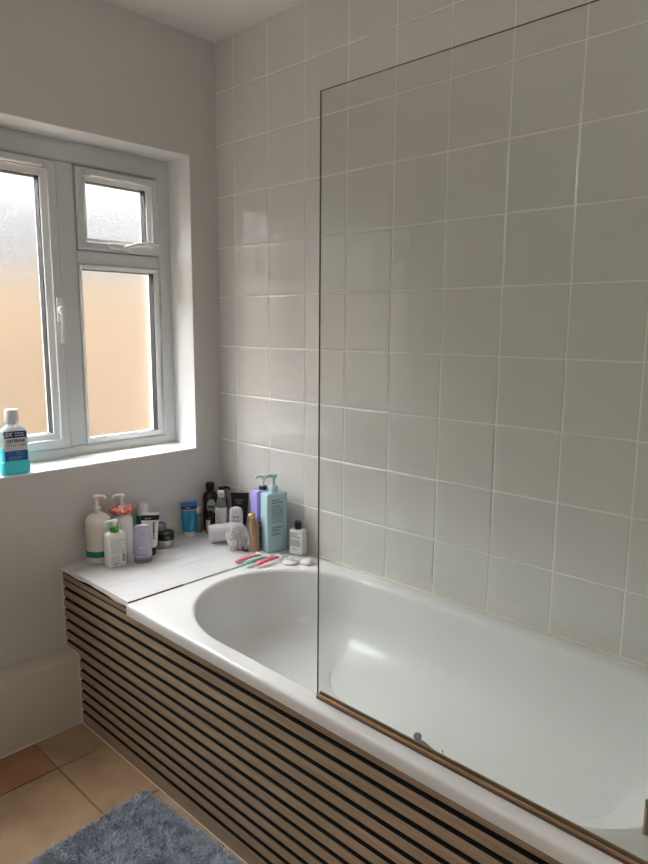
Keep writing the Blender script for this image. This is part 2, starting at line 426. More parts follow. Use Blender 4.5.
# outside: ground strip and the tan rendered garden wall beyond
g = MB().box(-6, -0.31, -6, 4, -0.6, -0.5).build('ground', M['floor_grout']); structure(g)
fw = MB().box(-1.85, -1.65, -6, 4, -0.5, 1.74).build('garden_wall', M['fence'])
tag(fw, 'tan garden wall seen blurred through the frosted window panes', 'wall')

# ------------------------------------------------------------------ bath panel of slats
def shear(x): return 0.008*x
bp = thing('wood_panelling', 'slatted oak panel with black grooves along the front of the bathtub', 'bath panel', (1.1, -0.735, 0))
tops = [0.534] + [0.5065 - 0.0407*i for i in range(12)]
wids = [0.005] + [0.0135]*12
edges = [0.556]
bb = MB(); bk = MB()
prev = 0.5545
XE = 2.16
def slat(z0, z1, tail=False):
    xl = 0.102 if z1 < 0.275 else 0.004
    zz0 = 0.001 if tail else z0
    n0 = len(bb.v)
    v = []
    for x in (xl, XE):
        sh_ = shear(x)
        lo = 0.001 if tail else z0 + sh_
        hi = min(z1 + sh_, 0.5545) if z1 > 0.55 else z1 + sh_
        v += [(x, -0.738, lo), (x, -0.7318, lo), (x, -0.7318, hi), (x, -0.738, hi)]
    bb.add([(p[0]-1.1, p[1]+0.735, p[2]) for p in v], [(0,1,2,3), (7,6,5,4), (1,5,6,2), (3,7,4,0)])
    bb.f += [tuple(i+n0 for i in q) for q in ((0,4,5,1), (2,6,7,3))]; bb.mi += [1, 1]
for t, w in zip(tops, wids):
    slat(t, prev); prev = t - w
slat(0, prev, True)
bb.build('slats', [M['oak'], M['felt']], bp)
bk.box(0.104-1.1, XE-1.1, 0.0032, 0.012, 0.002, 0.26); bk.box(0.004-1.1, XE-1.1, 0.0032, 0.012, 0.272, 0.553)
bk.build('backing_board', M['felt'], bp)
b = MB()
b.box(0.0006-1.1, 0.0056-1.1, -0.007, 0.004, 0.272, 0.56, 0.001); b.box(0.0006-1.1, 0.102-1.1, -0.007, 0.004, 0.2665, 0.2735, 0.001)
b.box(0.0986-1.1, 0.1036-1.1, -0.007, 0.004, 0.002, 0.27, 0.001); b.box(0.1015-1.1, XE-1.1, -0.006, -0.0031, 0.0005, 0.003, 0.0005)
b.build('caulk_edge', M['caulk'], bp)

# ------------------------------------------------------------------ bathtub
ZB = 0.574
tub = thing('bathtub', 'white enamel bathtub with rounded end behind the slatted panel', 'bathtub', (1.3, -0.37, 0))
NB = 144
def hole(inset_s, inset_l, inset_r, z):
    cy = -0.378; bw = 0.307 - inset_s
    al, ar = 0.35 , 0.20
    xl, xr = 0.875, 1.80
    x0, x1 = 0.525 + inset_l, 2.008 - inset_r
    pts = []
    for i in range(NB):
        a = 2*PI*(i+0.5)/NB
        c, sn = math.cos(a), math.sin(a)
        # sample around a stadium-like outline
        if c < 0:
            n = 2.0; px = xl - (xl - x0)*abs(c)**(2/n) ; py = bw*math.copysign(abs(sn)**(2/n), sn)
        else:
            n = 2.0; k = abs(c)
            # spread the right half: straight run then super-ellipse corner
            tt = k**0.8 if k > 0 else 0
            ang = math.acos(max(-1, min(1, k)))
            m = 2.3
            run = xr - xl
            # parameter from side (ang=pi/2) to end (ang=0)
            q = 1 - ang/(PI/2)
            if q < 0.45:
                px = xl + run*q/0.45; py = bw*math.copysign(1, sn)
            else:
                w = (q-0.45)/0.55*PI/2
                px = xr + (x1-xr)*math.sin(w)**(2/m); py = bw*math.cos(w)**(2/m)*math.copysign(1, sn)
        pts.append((px-1.3, cy+py+0.37, z))
    return pts
rings = []
X0, X1, Y0, Y1 = 0.465, 2.165, -0.7465, -0.006
base = hole(-0.016, -0.016, -0.016, ZB)
def outer(z, e):
    out = []
    cx, cy = 1.3, -0.378
    for p in base:
        dx, dy = p[0]+1.3-cx, p[1]-0.37-cy
        hx = (X1-e-cx) if dx > 0 else (cx-X0); hy = (Y1-e-cy) if dy > 0 else (cy-Y0-e)
        # map side by side so the rim keeps straight edges
        k = min(hx/abs(dx) if dx else 9, hy/abs(dy) if dy else 9)
        out.append([cx+dx*k-1.3, cy+dy*k+0.37, z])
    for (sx, sy) in ((X0, Y0+e), (X1-e, Y0+e), (X0, Y1-e), (X1-e, Y1-e)):
        j = min(range(NB), key=lambda i: (out[i][0]+1.3-sx)**2 + (out[i][1]-0.37-sy)**2)
        out[j][0], out[j][1] = sx-1.3, sy+0.37
    return [tuple(p) for p in out]
lipz = lambda p, z: (p[0], p[1], z + 0.006*(p[0]+1.3-0.46)/1.7)
rings.append([lipz(p, 0.538) for p in outer(0, 0.004)])
rings.append([lipz(p, 0.538) for p in outer(0, 0.0)])
rings.append([lipz(p, 0.556) for p in outer(0, 0.0)])
for k in range(1, 6):
    a = k/5*PI/2
    rings.append(outer(ZB-0.010*(1-math.sin(a)), 0.010*(1-math.cos(a))))
rings.append(outer(ZB, 0.022))
for k in range(0, 6):
    a = k/5*PI/2; ins = -0.016*(1-math.sin(a)); z = ZB-0.016*(1-math.cos(a))
    rings.append(hole(ins, ins, ins, z))
for z, si, li, ri in ((0.53, 0.003, 0.012, 0.003), (0.49, 0.007, 0.028, 0.008), (0.45, 0.012, 0.048, 0.014)):
    rings.append(hole(si, li, ri, z))
RF = 0.13
for k in range(1, 9):
    a = math.radians(56)*k/8; u = RF*(1-math.cos(a)); d = RF*math.sin(a)
    rings.append(hole(0.012+u, 0.048+u*2.1, 0.014+u*1.3, 0.45-d))
u0, d0 = u, d
for k in range(1, 9):
    q = k/8; u = u0 + 0.15*q; d = d0 + 0.15*math.tan(math.radians(34))*(q - 0.46*q*q)
    rings.append(hole(0.012+u, 0.048+u*2.1, 0.014+u*1.3, 0.45-d))
for sc, z in ((0.8, 0.285), (0.5, 0.282), (0.2, 0.281)):
    last = rings[-1] if sc == 0.8 else last
    cx = sum(p[0] for p in last)/NB; cy = sum(p[1] for p in last)/NB
    rings.append([(cx+(p[0]-cx)*sc, cy+(p[1]-cy)*sc, z) for p in last])
MB().loft(rings, 0, False, True).build('tub_shell', M['enamel'], tub, True, 60)
b = MB(); b.cyl(0.03, 0.2835, 0.2865, 0.35, 0.0, b=0.001)
b.build('drain', M['chrome'], tub, True)

# ------------------------------------------------------------------ tiled ledge
ZS = 0.579
led = thing('tiled_ledge', 'white tiled ledge between the window wall and bathtub end', 'ledge', (0.23, -0.37, 0))
OX, OY = 0.23, -0.37
b = MB(); b.box(0.003-OX, 0.462-OX, -0.722-OY, -0.006-OY, 0.02, 0.578)
b.build('ledge_body', M['grout_grey'], led)
b = MB()
lx = [0.003, 0.112, 0.312, 0.4625]; ly = [-0.7395, -0.5335, -0.333, -0.1325, -0.006]
for i in range(3):
    for j in range(4):
        b.box(lx[i]+0.0006-OX, lx[i+1]-0.0006-OX, ly[j]+0.0006-OY, ly[j+1]-0.0006-OY, 0.5685, ZS+random.uniform(-0.0003, 0.0003), 0.0012)
b.build('tiles', M['tile_light'], led)
# ragged grout edge beneath the front tiles and dark open joint at the bath
b = MB(); rg = []
for i in range(25):
    t = i/24; x = 0.004 + 0.459*t
    d = 0.0055 + 0.0025*math.sin(t*9) + 0.0015*math.sin(t*23+1) + 0.004*max(0, t-0.6)
    rg.append([(x-OX, -0.7405-OY, 0.574), (x-OX, -0.7425-OY, 0.570), (x-OX, -0.7418-OY, 0.570-d), (x-OX, -0.7385-OY, 0.569-d), (x-OX, -0.7385-OY, 0.574)])
b.loft(rg)
b.build('grout_edge', M['caulk'], led, True)
MB().box(0.4632-OX, 0.4647-OX, -0.738-OY, -0.53-OY, 0.572, 0.5787).build('open_joint', M['brown_dark'], led)
MB().box(0.4600-OX, 0.4649-OX, -0.53-OY, -0.008-OY, 0.5735, 0.5797, 0.0012).build('sealed_joint', M['tile_light'], led)

# ------------------------------------------------------------------ glass screen on the rim
SX0, SX1, SZ1, SY = 1.266, 2.160, 1.925, -0.704
gs = thing('shower_screen', 'tall clear glass shower screen standing on the front rim of the bathtub', 'shower screen', (SX0, SY, ZB))
b = MB(); b.box(0.0, SX1-SX0, -0.0025, 0.0025, 0.008, SZ1-ZB)
o = b.build('glass_panel', [M['screen'], M['screen_edge']], gs)
for p in o.data.polygons:
    if abs(p.normal.y) < 0.5: p.material_index = 1
b = MB(); b.box(0.002, SX1-SX0, -0.0085, 0.0085, 0.0005, 0.007, 0.001, 0); b.box(0.002, SX1-SX0, -0.0075, -0.0035, 0.007, 0.0125, 0.001, 1); b.box(0.002, SX1-SX0, 0.0035, 0.0075, 0.007, 0.0145, 0.001, 1)
b.build('bottom_seal', [M['brown_dark'], M['brown_rail']], gs)

# small grey clip at the foot of the screen
ck = thing('plug_holder', 'small grey knob on a bent stem at the foot of the glass screen', 'clip', (1.545, -0.690, ZB))
MB().tube([(0, 0, 0.016), (0.003, 0.0, 0.012), (0.014, 0.001, 0.008), (0.03, 0.0, 0.0045), (0.048, -0.003, 0.004)], [0.004, 0.005, 0.006, 0.006, 0.004], seg=10).build('stem', M['grey_pl'], ck, True)
b = MB(); b.sup([(0.012, 0.003, 0.003, 2), (0.015, 0.007, 0.007, 2), (0.020, 0.009, 0.009, 2), (0.025, 0.007, 0.007, 2), (0.028, 0.003, 0.003, 2)], 20)
b.build('knob', M['grey_pl'], ck, True)
MB().tube([(0.055, -0.004, 0.002), (0.066, -0.002, 0.005), (0.062, -0.001, 0.018)], [0.003, 0.003, 0.002], seg=8).build('prong', M['grey_pl'], ck, True)

# ------------------------------------------------------------------ bottles
def pump(parent, m, z, neck_r=0.011, stalk=0.03, nozzle=0.04, side=1, head_r=0.012, collar=None, collar_h=0.022):
    """collar, stalk and head with nozzle pointing along side (+1 = right seen from the front)"""
    b = MB(); b.cyl(neck_r*1.25, z-0.001, z+collar_h, b=0.002); b.build('pump_collar', collar or m, parent, True)
    b = MB(); b.cyl(neck_r*0.45, z+collar_h-0.001, z+collar_h+stalk)
    b.sup([(z+collar_h+stalk-0.004, head_r*0.6, head_r*0.6, 2), (z+collar_h+stalk+0.002, head_r, head_r*0.9, 2.2), (z+collar_h+stalk+0.009, head_r*1.05, head_r*0.9, 2.2), (z+collar_h+stalk+0.012, head_r*0.8, head_r*0.7, 2.2)], 24)
    zt = z+collar_h+stalk+0.006
    b.tube([(0, 0, zt), (side*nozzle*0.5, 0, zt+0.002), (side*nozzle*0.9, 0, zt-0.001), (side*nozzle, 0, zt-0.010)], [0.0065, 0.006, 0.005, 0.004], seg=12)
    b.build('pump_head', m, parent, True)

def body(parent, secs, m, name='bottle_body', seg=44, ang=50):
    b = MB(); b.sup(secs, seg); return b.build(name, m, parent, True, ang)

def rounded(w, d, h, n=5, r=0.006, top=0.012):
    W, D = w/2, d/2
    return [(0, W-r, D-r, n), (r*0.3, W-r*0.3, D-r*0.3, n), (r, W, D, n), (h-top, W, D, n), (h-top*0.45, W-top*0.18, D-top*0.18, n), (h-top*0.12, W-top*0.5, D-top*0.5, n), (h, W-top, D-top, n)]

G1 = 'toiletries on the tiled ledge'
def at(name, label, cat, x, y, deg=0.0, z=ZS+0.0005): return thing(name, label, cat, (x, y, z), face(x, y, deg), G1)

# large cream lotion bottle with a teal band
t = at('lotion_bottle', 'large cream pump bottle with a teal band near its base, at the window wall', 'bottle', 0.054, -0.617)
r = 0.0455
body(t, [(0, r-0.006, r-0.006, 2), (0.003, r-0.001, r-0.001, 2), (0.008, r, r, 2), (0.150, r, r, 2), (0.163, r-0.003, r-0.003, 2), (0.174, r-0.012, r-0.012, 2), (0.181, r-0.024, r-0.024, 2), (0.184, 0.015, 0.015, 2), (0.190, 0.014, 0.014, 2)], M['cream_pl'])
b = MB(); b.sup([(0.026, r+0.0006, r+0.0006, 2), (0.049, r+0.0006, r+0.0006, 2)], 44, cap0=False, cap1=False); b.build('label_band', M['green_teal'], t, True)
pump(t, M['cream_pl'], 0.189, 0.012, 0.032, 0.030, 1, 0.012, collar_h=0.018)

# white bottle with the green collar
t = at('cleanser_bottle', 'white rectangular pump bottle with bright green collar, nearest the ledge front', 'bottle', 0.142, -0.600, 20)
body(t, rounded(0.070, 0.050, 0.128, 6, 0.008, 0.014), M['white_pl'])
pump(t, M['white_pl'], 0.127, 0.0125, 0.014, 0.036, -1, 0.012, collar=M['green'], collar_h=0.020)
print_rows(t, -0.0255, -0.024, 0.026, 0.055, 0.104, 9, M['grey_print'], seed=3)
b = MB()
for i in range(9): b.box(0.016, 0.026, -0.0259, -0.0252, 0.022+i*0.0032, 0.0240+i*0.0032 - (0.0008 if i % 2 else 0))
b.build('barcode', M['dark_print'], t)
print_rows(t, -0.0255, -0.024, 0.008, 0.014, 0.046, 6, M['grey_print'], seed=4)
MB().box(-0.012, -0.005, -0.0259, -0.0252, 0.011, 0.015).build('recycling_mark', M['dark_print'], t)

# white bottle wearing the scrunchie
t = at('shampoo_bottle', 'tall white pump bottle behind the green-collared bottle, scrunchie around its neck', 'bottle', 0.060, -0.522)
r = 0.039
body(t, [(0, r-0.005, r-0.005, 2), (0.004, r, r, 2), (0.14, r, r, 2), (0.152, r-0.006, r-0.006, 2), (0.160, r-0.018, r-0.018, 2), (0.163, 0.014, 0.014, 2), (0.178, 0.013, 0.013, 2)], M['white_pl'])
pump(t, M['white_pl'], 0.177, 0.011, 0.034, 0.030, -1, 0.011, collar_h=0.016)
sc = MB(); rr = []
NA, NR = 90, 14
rnd = random.Random(5)
for i in range(NA):
    a = 2*PI*i/NA; w = math.sin(a*11)*0.28 + math.sin(a*17+1)*0.22
    R_, q = 0.0312 + 0.003*math.sin(a*13), 0.0115*(1+0.28*w)
    rr.append([((R_+q*math.cos(2*PI*j/NR))*math.cos(a), (R_+q*math.cos(2*PI*j/NR))*math.sin(a), q*0.95*math.sin(2*PI*j/NR)+0.003*math.sin(a*9)) for j in range(NR)])
rr.append(rr[0])
sc.loft(rr, 0, False, False)
o = sc.build('scrunchie', M['scrunchie'], None, True, 80)
tag(o, 'coral pink patterned hair scrunchie around the neck of a white pump bottle', 'scrunchie')
o.location = (0.060, -0.522, ZS+0.0005+0.178)

# leaning white tube
t = at('cream_tube', 'plain white squeeze tube leaning between the scrunchie bottle and lavender bottle', 'tube', 0.126, -0.526)
tl = Matrix.Rotation(math.radians(-5), 4, 'Y')
b = MB(); b.sup([(0, 0.016, 0.014, 2), (0.001, 0.017, 0.015, 2), (0.022, 0.017, 0.015, 2), (0.023, 0.016, 0.014, 2)], 32, mtx=tl); b.build('cap', M['white_pl'], t, True)
b = MB(); b.sup([(0.023, 0.015, 0.014, 2), (0.03, 0.019, 0.0145, 2), (0.09, 0.0205, 0.012, 2), (0.135, 0.021, 0.006, 2), (0.152, 0.0215, 0.0016, 3), (0.164, 0.0215, 0.0012, 4)], 40, mtx=tl); b.build('tube_body', M['white_pl'], t, True)

# roll-on with dome cap
t = at('roll_on_deodorant', 'teal roll-on deodorant with white domed cap behind the black-banded tube', 'deodorant', 0.036, -0.418)
body(t, [(0, 0.020, 0.018, 2), (0.004, 0.024, 0.020, 2), (0.06, 0.026, 0.022, 2), (0.118, 0.026, 0.022, 2), (0.132, 0.025, 0.021, 2)], M['dk_teal'])
body(t, [(0.133, 0.0235, 0.0205, 2), (0.15, 0.0235, 0.0205, 2), (0.165, 0.021, 0.0185, 2), (0.175, 0.015, 0.013, 2), (0.180, 0.006, 0.005, 2)], M['white_pl'], 'cap')

# white tube with black top band and black cap
t = at('hand_cream_tube', 'white squeeze tube with black band on its crimped top, standing on black cap', 'tube', 0.128, -0.449)
tl = Matrix.Rotation(math.radians(2), 4, 'Y')
b = MB(); b.sup([(0, 0.020, 0.017, 2), (0.001, 0.021, 0.018, 2), (0.030, 0.022, 0.018, 2), (0.031, 0.021, 0.017, 2)], 36, mtx=tl); b.build('cap', M['black_pl'], t, True)
S_ = [(0.031, 0.022, 0.018, 2), (0.036, 0.0265, 0.019, 2), (0.08, 0.029, 0.016, 2), (0.115, 0.031, 0.010, 2.2), (0.1365, 0.0325, 0.0055, 2.5)]
b = MB(); b.sup(S_, 44, mtx=tl); b.build('tube_body', M['white_pl'], t, True)
b = MB(); b.sup([(0.1366, 0.0327, 0.0056, 2.5), (0.1555, 0.034, 0.0020, 3)], 44, mtx=tl); b.build('black_band', M['black_pl'], t, True)
b = MB(); b.sup([(0.1556, 0.0340, 0.0019, 3), (0.165, 0.0345, 0.0012, 4)], 44, mtx=tl); b.build('crimp', M['white_pl'], t, True)
b = MB(); rnd = random.Random(8)
for i in range(14): b.box(0.010, 0.010+rnd.uniform(0.004, 0.008), -0.0155, -0.0125, 0.062+i*0.005, 0.0655+i*0.005, mtx=tl)
b.build('lettering', M['dark_print'], t)
print_rows(t, -0.0062, -0.014, 0.020, 0.1440, 0.1440, 1, M['wht_label'], 'band_print', 0.002, seed=9)

# lavender bottle
t = at('conditioner_bottle', 'small lavender bottle with clear base cap in front of the black-banded tube', 'bottle', 0.176, -0.508)
b = MB(); b.sup([(0, 0.031, 0.021, 2.4), (0.002, 0.033, 0.023, 2.4), (0.019, 0.033, 0.023, 2.4), (0.021, 0.032, 0.022, 2.4)], 40); b.build('base_cap', M['clear_pl'], t, True)
body(t, [(0.0212, 0.032, 0.022, 2.4), (0.026, 0.034, 0.023, 2.4), (0.06, 0.0325, 0.022, 2.4), (0.10, 0.029, 0.019, 2.5), (0.128, 0.0255, 0.015, 2.7), (0.136, 0.0245, 0.0135, 2.8), (0.140, 0.022, 0.011, 2.8)], M['lavender'])
print_rows(t, -0.0217, -0.014, 0.014, 0.058, 0.061, 2, M['lt_print'], 'name_print', 0.0028, seed=12)
print_rows(t, -0.0237, -0.018, 0.018, 0.031, 0.035, 2, M['slate'], seed=13)
print_rows(t, -0.0186, -0.010, 0.010, 0.106, 0.112, 2, M['slate'], 'top_print', seed=14)

# jar with black lid, a slate pot on it
t = at('cream_jar', 'squat white jar with wide black lid right of the black-banded tube', 'jar', 0.088, -0.352)
r = 0.031
body(t, [(0, r-0.004, r-0.004, 2), (0.003, r-0.001, r-0.001, 2), (0.006, r-0.002, r-0.002, 2), (0.008, r, r, 2), (0.03, r, r, 2), (0.034, r-0.004, r-0.004, 2)], M['jar_glass'], 'jar_body')
body(t, [(0.0305, r+0.001, r+0.001, 2), (0.032, r+0.0025, r+0.0025, 2), (0.058, r+0.0025, r+0.0025, 2), (0.061, r, r, 2), (0.063, r-0.004, r-0.004, 2)], M['black_pl'], 'lid')
t = thing('face_cream_pot', 'small slate blue pot stacked on the black lid of the jar', 'pot', (0.074, -0.365, ZS+0.0005+0.0631), face(0.074, -0.365), G1)
body(t, [(0, 0.018, 0.018, 2), (0.002, 0.021, 0.021, 2), (0.018, 0.023, 0.023, 2), (0.020, 0.022, 0.022, 2)], M['slate'], 'pot_body')
body(t, [(0.0201, 0.0235, 0.0235, 2), (0.026, 0.0235, 0.0235, 2), (0.033, 0.018, 0.018, 2), (0.036, 0.010, 0.010, 2)], M['slate'], 'lid')

# blue tube at the window wall
t = at('body_cream_tube', 'bright blue squeeze tube with navy band standing on its white cap', 'tube', 0.045, -0.209, 4)
b = MB(); b.sup([(0, 0.022, 0.018, 2), (0.002, 0.0235, 0.019, 2), (0.020, 0.025, 0.020, 2), (0.021, 0.024, 0.019, 2)], 36); b.build('cap', M['white_pl'], t, True)
S_ = [(0.0212, 0.0245, 0.0195, 2), (0.026, 0.027, 0.020, 2), (0.07, 0.0295, 0.018, 2), (0.108, 0.031, 0.011, 2.2), (0.1105, 0.0311, 0.0105, 2.2)]
b = MB(); b.sup(S_, 44); b.build('tube_body', M['blue'], t, True)
b = MB(); b.sup([(0.1107, 0.0311, 0.0105, 2.2), (0.1135, 0.0312, 0.0098, 2.2)], 44); b.build('silver_line', M['lt_print'], t, True)
b = MB(); b.sup([(0.1137, 0.0313, 0.0098, 2.2), (0.128, 0.0318, 0.006, 2.5)], 44); b.build('navy_band', M['navy'], t, True)
# the crimp is cut on a slant
b = MB(); b.sup([(0.1282, 0.0318, 0.006, 2.5), (0.139, 0.0325, 0.002, 3), (0.146, 0.0328, 0.0013, 4)], 44)
for i, p in enumerate(b.v):
    if p[2] > 0.138: b.v[i] = (p[0], p[1], p[2] + 0.10*p[0])
b.build('crimp', M['blue_dk'], t, True)
print_rows(t, -0.0085, -0.014, 0.016, 0.120, 0.121, 1, M['lt_print'], 'band_print', 0.0022, seed=17)
print_rows(t, -0.0195, -0.012, 0.012, 0.060, 0.095, 5, M['blue_dk'], 'tube_print', 0.002, seed=18)

t = at('serum_bottle', 'small pale green bottle with pinkish cap tucked behind the blue tube', 'bottle', 0.024, -0.147)
body(t, [(0, 0.013, 0.013, 2), (0.003, 0.0155, 0.0155, 2), (0.07, 0.0155, 0.0155, 2), (0.076, 0.013, 0.013, 2), (0.078, 0.010, 0.010, 2)], M['pale_green'])
body(t, [(0.0782, 0.012, 0.012, 2), (0.080, 0.0135, 0.0135, 2), (0.105, 0.0125, 0.0125, 2), (0.108, 0.010, 0.010, 2)], M['pale_pink'], 'cap')

# tall brown bottle with black cap
t = at('shower_gel_bottle', 'tall dark brown bottle with black cap and pale sage label in the corner', 'bottle', 0.038, -0.094)
body(t, [(0, 0.027, 0.024, 2.3), (0.004, 0.031, 0.027, 2.3), (0.145, 0.031, 0.027, 2.3), (0.160, 0.027, 0.024, 2.2), (0.168, 0.018, 0.017, 2), (0.172, 0.013, 0.013, 2), (0.176, 0.012, 0.012, 2)], M['brown_gl'])
body(t, [(0.1762, 0.0165, 0.0165, 2), (0.178, 0.0175, 0.0175, 2), (0.204, 0.0185, 0.0185, 2), (0.208, 0.016, 0.016, 2)], M['black_pl'], 'cap')
b = MB(); b.sup([(0.078, 0.004, 0.0005, 2.4), (0.085, 0.015, 0.0005, 2.4), (0.105, 0.019, 0.0005, 2.4), (0.125, 0.017, 0.0005, 2.4), (0.137, 0.010, 0.0005, 2.4), (0.141, 0.003, 0.0005, 2.4)], 24)
lb = b.build('label', M['sage'], t, True); lb.location = (0.004, -0.0278, 0)
MB().box(-0.012, 0.016, -0.0290, -0.0284, 0.104, 0.113, 0.0).build('label_emblem', M['dark_print'], t)

t = at('oil_bottle', 'small black bottle with cream and orange label before the tall brown bottle', 'bottle', 0.080, -0.128, 6)
body(t, [(0, 0.015, 0.015, 2), (0.003, 0.0185, 0.0185, 2), (0.072, 0.0185, 0.0185, 2), (0.080, 0.014, 0.014, 2), (0.083, 0.010, 0.010, 2), (0.095, 0.010, 0.010, 2), (0.097, 0.008, 0.008, 2)], M['black_pl'])
def wrap(parent, name, m, r, z0, z1, a0, a1, k=10):
    b = MB(); rings = [[(r*math.sin(math.radians(a0+(a1-a0)*i/k)), -r*math.cos(math.radians(a0+(a1-a0)*i/k)), z) for i in range(k+1)] for z in (z0, z1)]
    b.loft(rings, 0, False, False, False); return b.build(name, m, parent, True)
wrap(t, 'label', M['cream_label'], 0.0188, 0.026, 0.062, -75, -5)
wrap(t, 'label_foot', M['orange_label'], 0.0188, 0.010, 0.026, -75, -5)

t = at('hair_mask_bottle', 'dark bottle with black pump hidden in the corner behind the white bottle', 'bottle', 0.036, -0.033)
body(t, [(0, 0.022, 0.022, 2), (0.004, 0.025, 0.025, 2), (0.12, 0.025, 0.025, 2), (0.132, 0.018, 0.018, 2), (0.135, 0.012, 0.012, 2), (0.14, 0.012, 0.012, 2)], M['black_pl'])
pump(t, M['black_pl'], 0.139, 0.010, 0.014, 0.036, 1, 0.012, collar_h=0.014)

t = at('toner_bottle', 'white labelled bottle with clear cap over a white pump, before the corner', 'bottle', 0.105, -0.087, -8)
body(t, rounded(0.052, 0.040, 0.112, 4, 0.006, 0.010), M['wht_label'])
body(t, [(0.113, 0.020, 0.018, 2.5), (0.116, 0.021, 0.019, 2.5), (0.150, 0.018, 0.016, 2.3), (0.156, 0.013, 0.012, 2)], M['clear_pl'], 'overcap')
body(t, [(0.1565, 0.013, 0.013, 2), (0.158, 0.0142, 0.0142, 2), (0.178, 0.0142, 0.0142, 2), (0.182, 0.012, 0.012, 2)], M['white_pl'], 'pump_top')
MB().box(-0.003, 0.003, -0.0150, -0.0143, 0.160, 0.176).build('pump_slot', M['chrome'], t)
print_rows(t, -0.0204, -0.020, 0.004, 0.030, 0.095, 9, M['grey_print'], seed=21)

t = at('stick_deodorant', 'white round-topped stick deodorant standing in front of the black tube', 'deodorant', 0.180, -0.070)
body(t, [(0, 0.024, 0.013, 2.8), (0.003, 0.028, 0.016, 2.8), (0.090, 0.029, 0.017, 2.8), (0.108, 0.027, 0.016, 2.6), (0.118, 0.022, 0.013, 2.4), (0.123, 0.012, 0.008, 2.2)], M['white_pl'])
b = MB(); b.box(-0.013, -0.002, -0.0175, -0.0168, 0.083, 0.0865); b.box(0.003, 0.010, -0.0175, -0.0168, 0.081, 0.087); b.build('label_mark', M['dark_print'], t)
print_rows(t, -0.0172, -0.016, 0.016, 0.036, 0.068, 6, M['grey_print'], seed=22)

t = at('black_tube', 'black flat-topped tube leaning on the tiled wall behind the stick deodorant', 'tube', 0.163, -0.036, -10)
tl = Matrix.Rotation(math.radians(-4), 4, 'X')
b = MB(); b.sup([(0, 0.023, 0.012, 2.6), (0.002, 0.025, 0.0135, 2.6), (0.024, 0.0255, 0.0135, 2.6), (0.025, 0.025, 0.013, 2.6)], 36, mtx=tl); b.build('cap', M['black_pl'], t, True)
b = MB(); b.sup([(0.0252, 0.025, 0.0135, 2.6), (0.05, 0.029, 0.013, 2.6), (0.12, 0.035, 0.007, 3), (0.158, 0.038, 0.002, 4), (0.172, 0.0385, 0.0013, 5)], 44, mtx=tl); b.build('tube_body', M['black_pl'], t, True)
b = MB()
rnd = random.Random(30)
for i in range(3):
    x = -0.018 + 0.004*i
    while x < 0.018 - 0.004*i:
        w = rnd.uniform(0.003, 0.007); b.box(x, x+w, -0.0088+i*0.0012-0.0016, -0.0082+i*0.0012, 0.145-i*0.008, 0.1475-i*0.008); x += w+0.0012
b.build('lettering', M['grey_print'], t)

# violet bottle behind the pale teal one
t = at('violet_pump_bottle', 'violet rectangular pump bottle mostly hidden behind the pale teal bottle', 'bottle', 0.343, -0.062, 30)
body(t, rounded(0.084, 0.052, 0.226, 13, 0.004, 0.006), M['purple'])
pump(t, M['white_pl'], 0.225, 0.013, 0.034, 0.034, -1, 0.013, collar=M['black_pl'], collar_h=0.016)
t = at('teal_pump_bottle', 'large pale teal rectangular pump bottle printed with dark text', 'bottle', 0.424, -0.078, 30)
body(t, rounded(0.090, 0.056, 0.232, 13, 0.004, 0.006), M['teal_pl'])
pump(t, M['teal_pump'], 0.231, 0.0135, 0.034, 0.042, -1, 0.0135, collar_h=0.026)
yb = -0.0283
print_rows(t, yb, -0.026, 0.024, 0.196, 0.206, 2, M['slate'], 'name_print', 0.005, seed=40)
print_rows(t, yb, -0.026, 0.024, 0.148, 0.186, 9, M['slate'], 'small_print', 0.0026, seed=41)
print_rows(t, yb, -0.026, 0.024, 0.118, 0.142, 5, M['slate'], 'small_print', 0.0022, seed=42)
print_rows(t, yb, -0.026, 0.022, 0.088, 0.098, 2, M['slate'], 'foot_print', 0.006, seed=43)
print_rows(t, yb, -0.026, 0.016, 0.068, 0.078, 3, M['slate'], 'foot_print', 0.0026, seed=44)

# bronze handle brush
t = at('body_brush', 'bronze curved brush handle standing upright left of the teal bottle', 'brush', 0.382, -0.143); t.scale = (1.1, 1.05, 1.03)
b = MB(); b.sup([(0, 0.021, 0.015, 2.2), (0.004, 0.023, 0.016, 2.2), (0.03, 0.019, 0.014, 2.2, 0.001, 0), (0.06, 0.016, 0.012, 2.2, 0.002, 0), (0.085, 0.0195, 0.013, 2.2, 0.0, 0), (0.104, 0.021, 0.014, 2.2, -0.001, 0), (0.116, 0.015, 0.012, 2.2, -0.003, 0), (0.123, 0.0095, 0.009, 2, -0.005, 0)], 32)
k = MB(); k.sup([(0.1231, 0.009, 0.008, 2, -0.005, 0), (0.128, 0.0135, 0.012, 2, -0.006, 0), (0.137, 0.0155, 0.013, 2, -0.006, 0), (0.145, 0.0125, 0.010, 2, -0.006, 0), (0.149, 0.005, 0.004, 2, -0.006, 0)], 32); k.build('knob', M['brass'], t, True)
b.build('handle', M['bronze'], t, True)
b = MB(); rnd = random.Random(50)
for i in range(120):
    z = rnd.uniform(0.014, 0.108); y = rnd.uniform(0.004, 0.015)
    b.tube([(0.012, y-0.004, z), (0.022+rnd.uniform(0, 0.006), y, z+rnd.uniform(-0.002, 0.002))], [0.0012, 0.0009], seg=5)
b.build('bristles', M['bristle'], t)

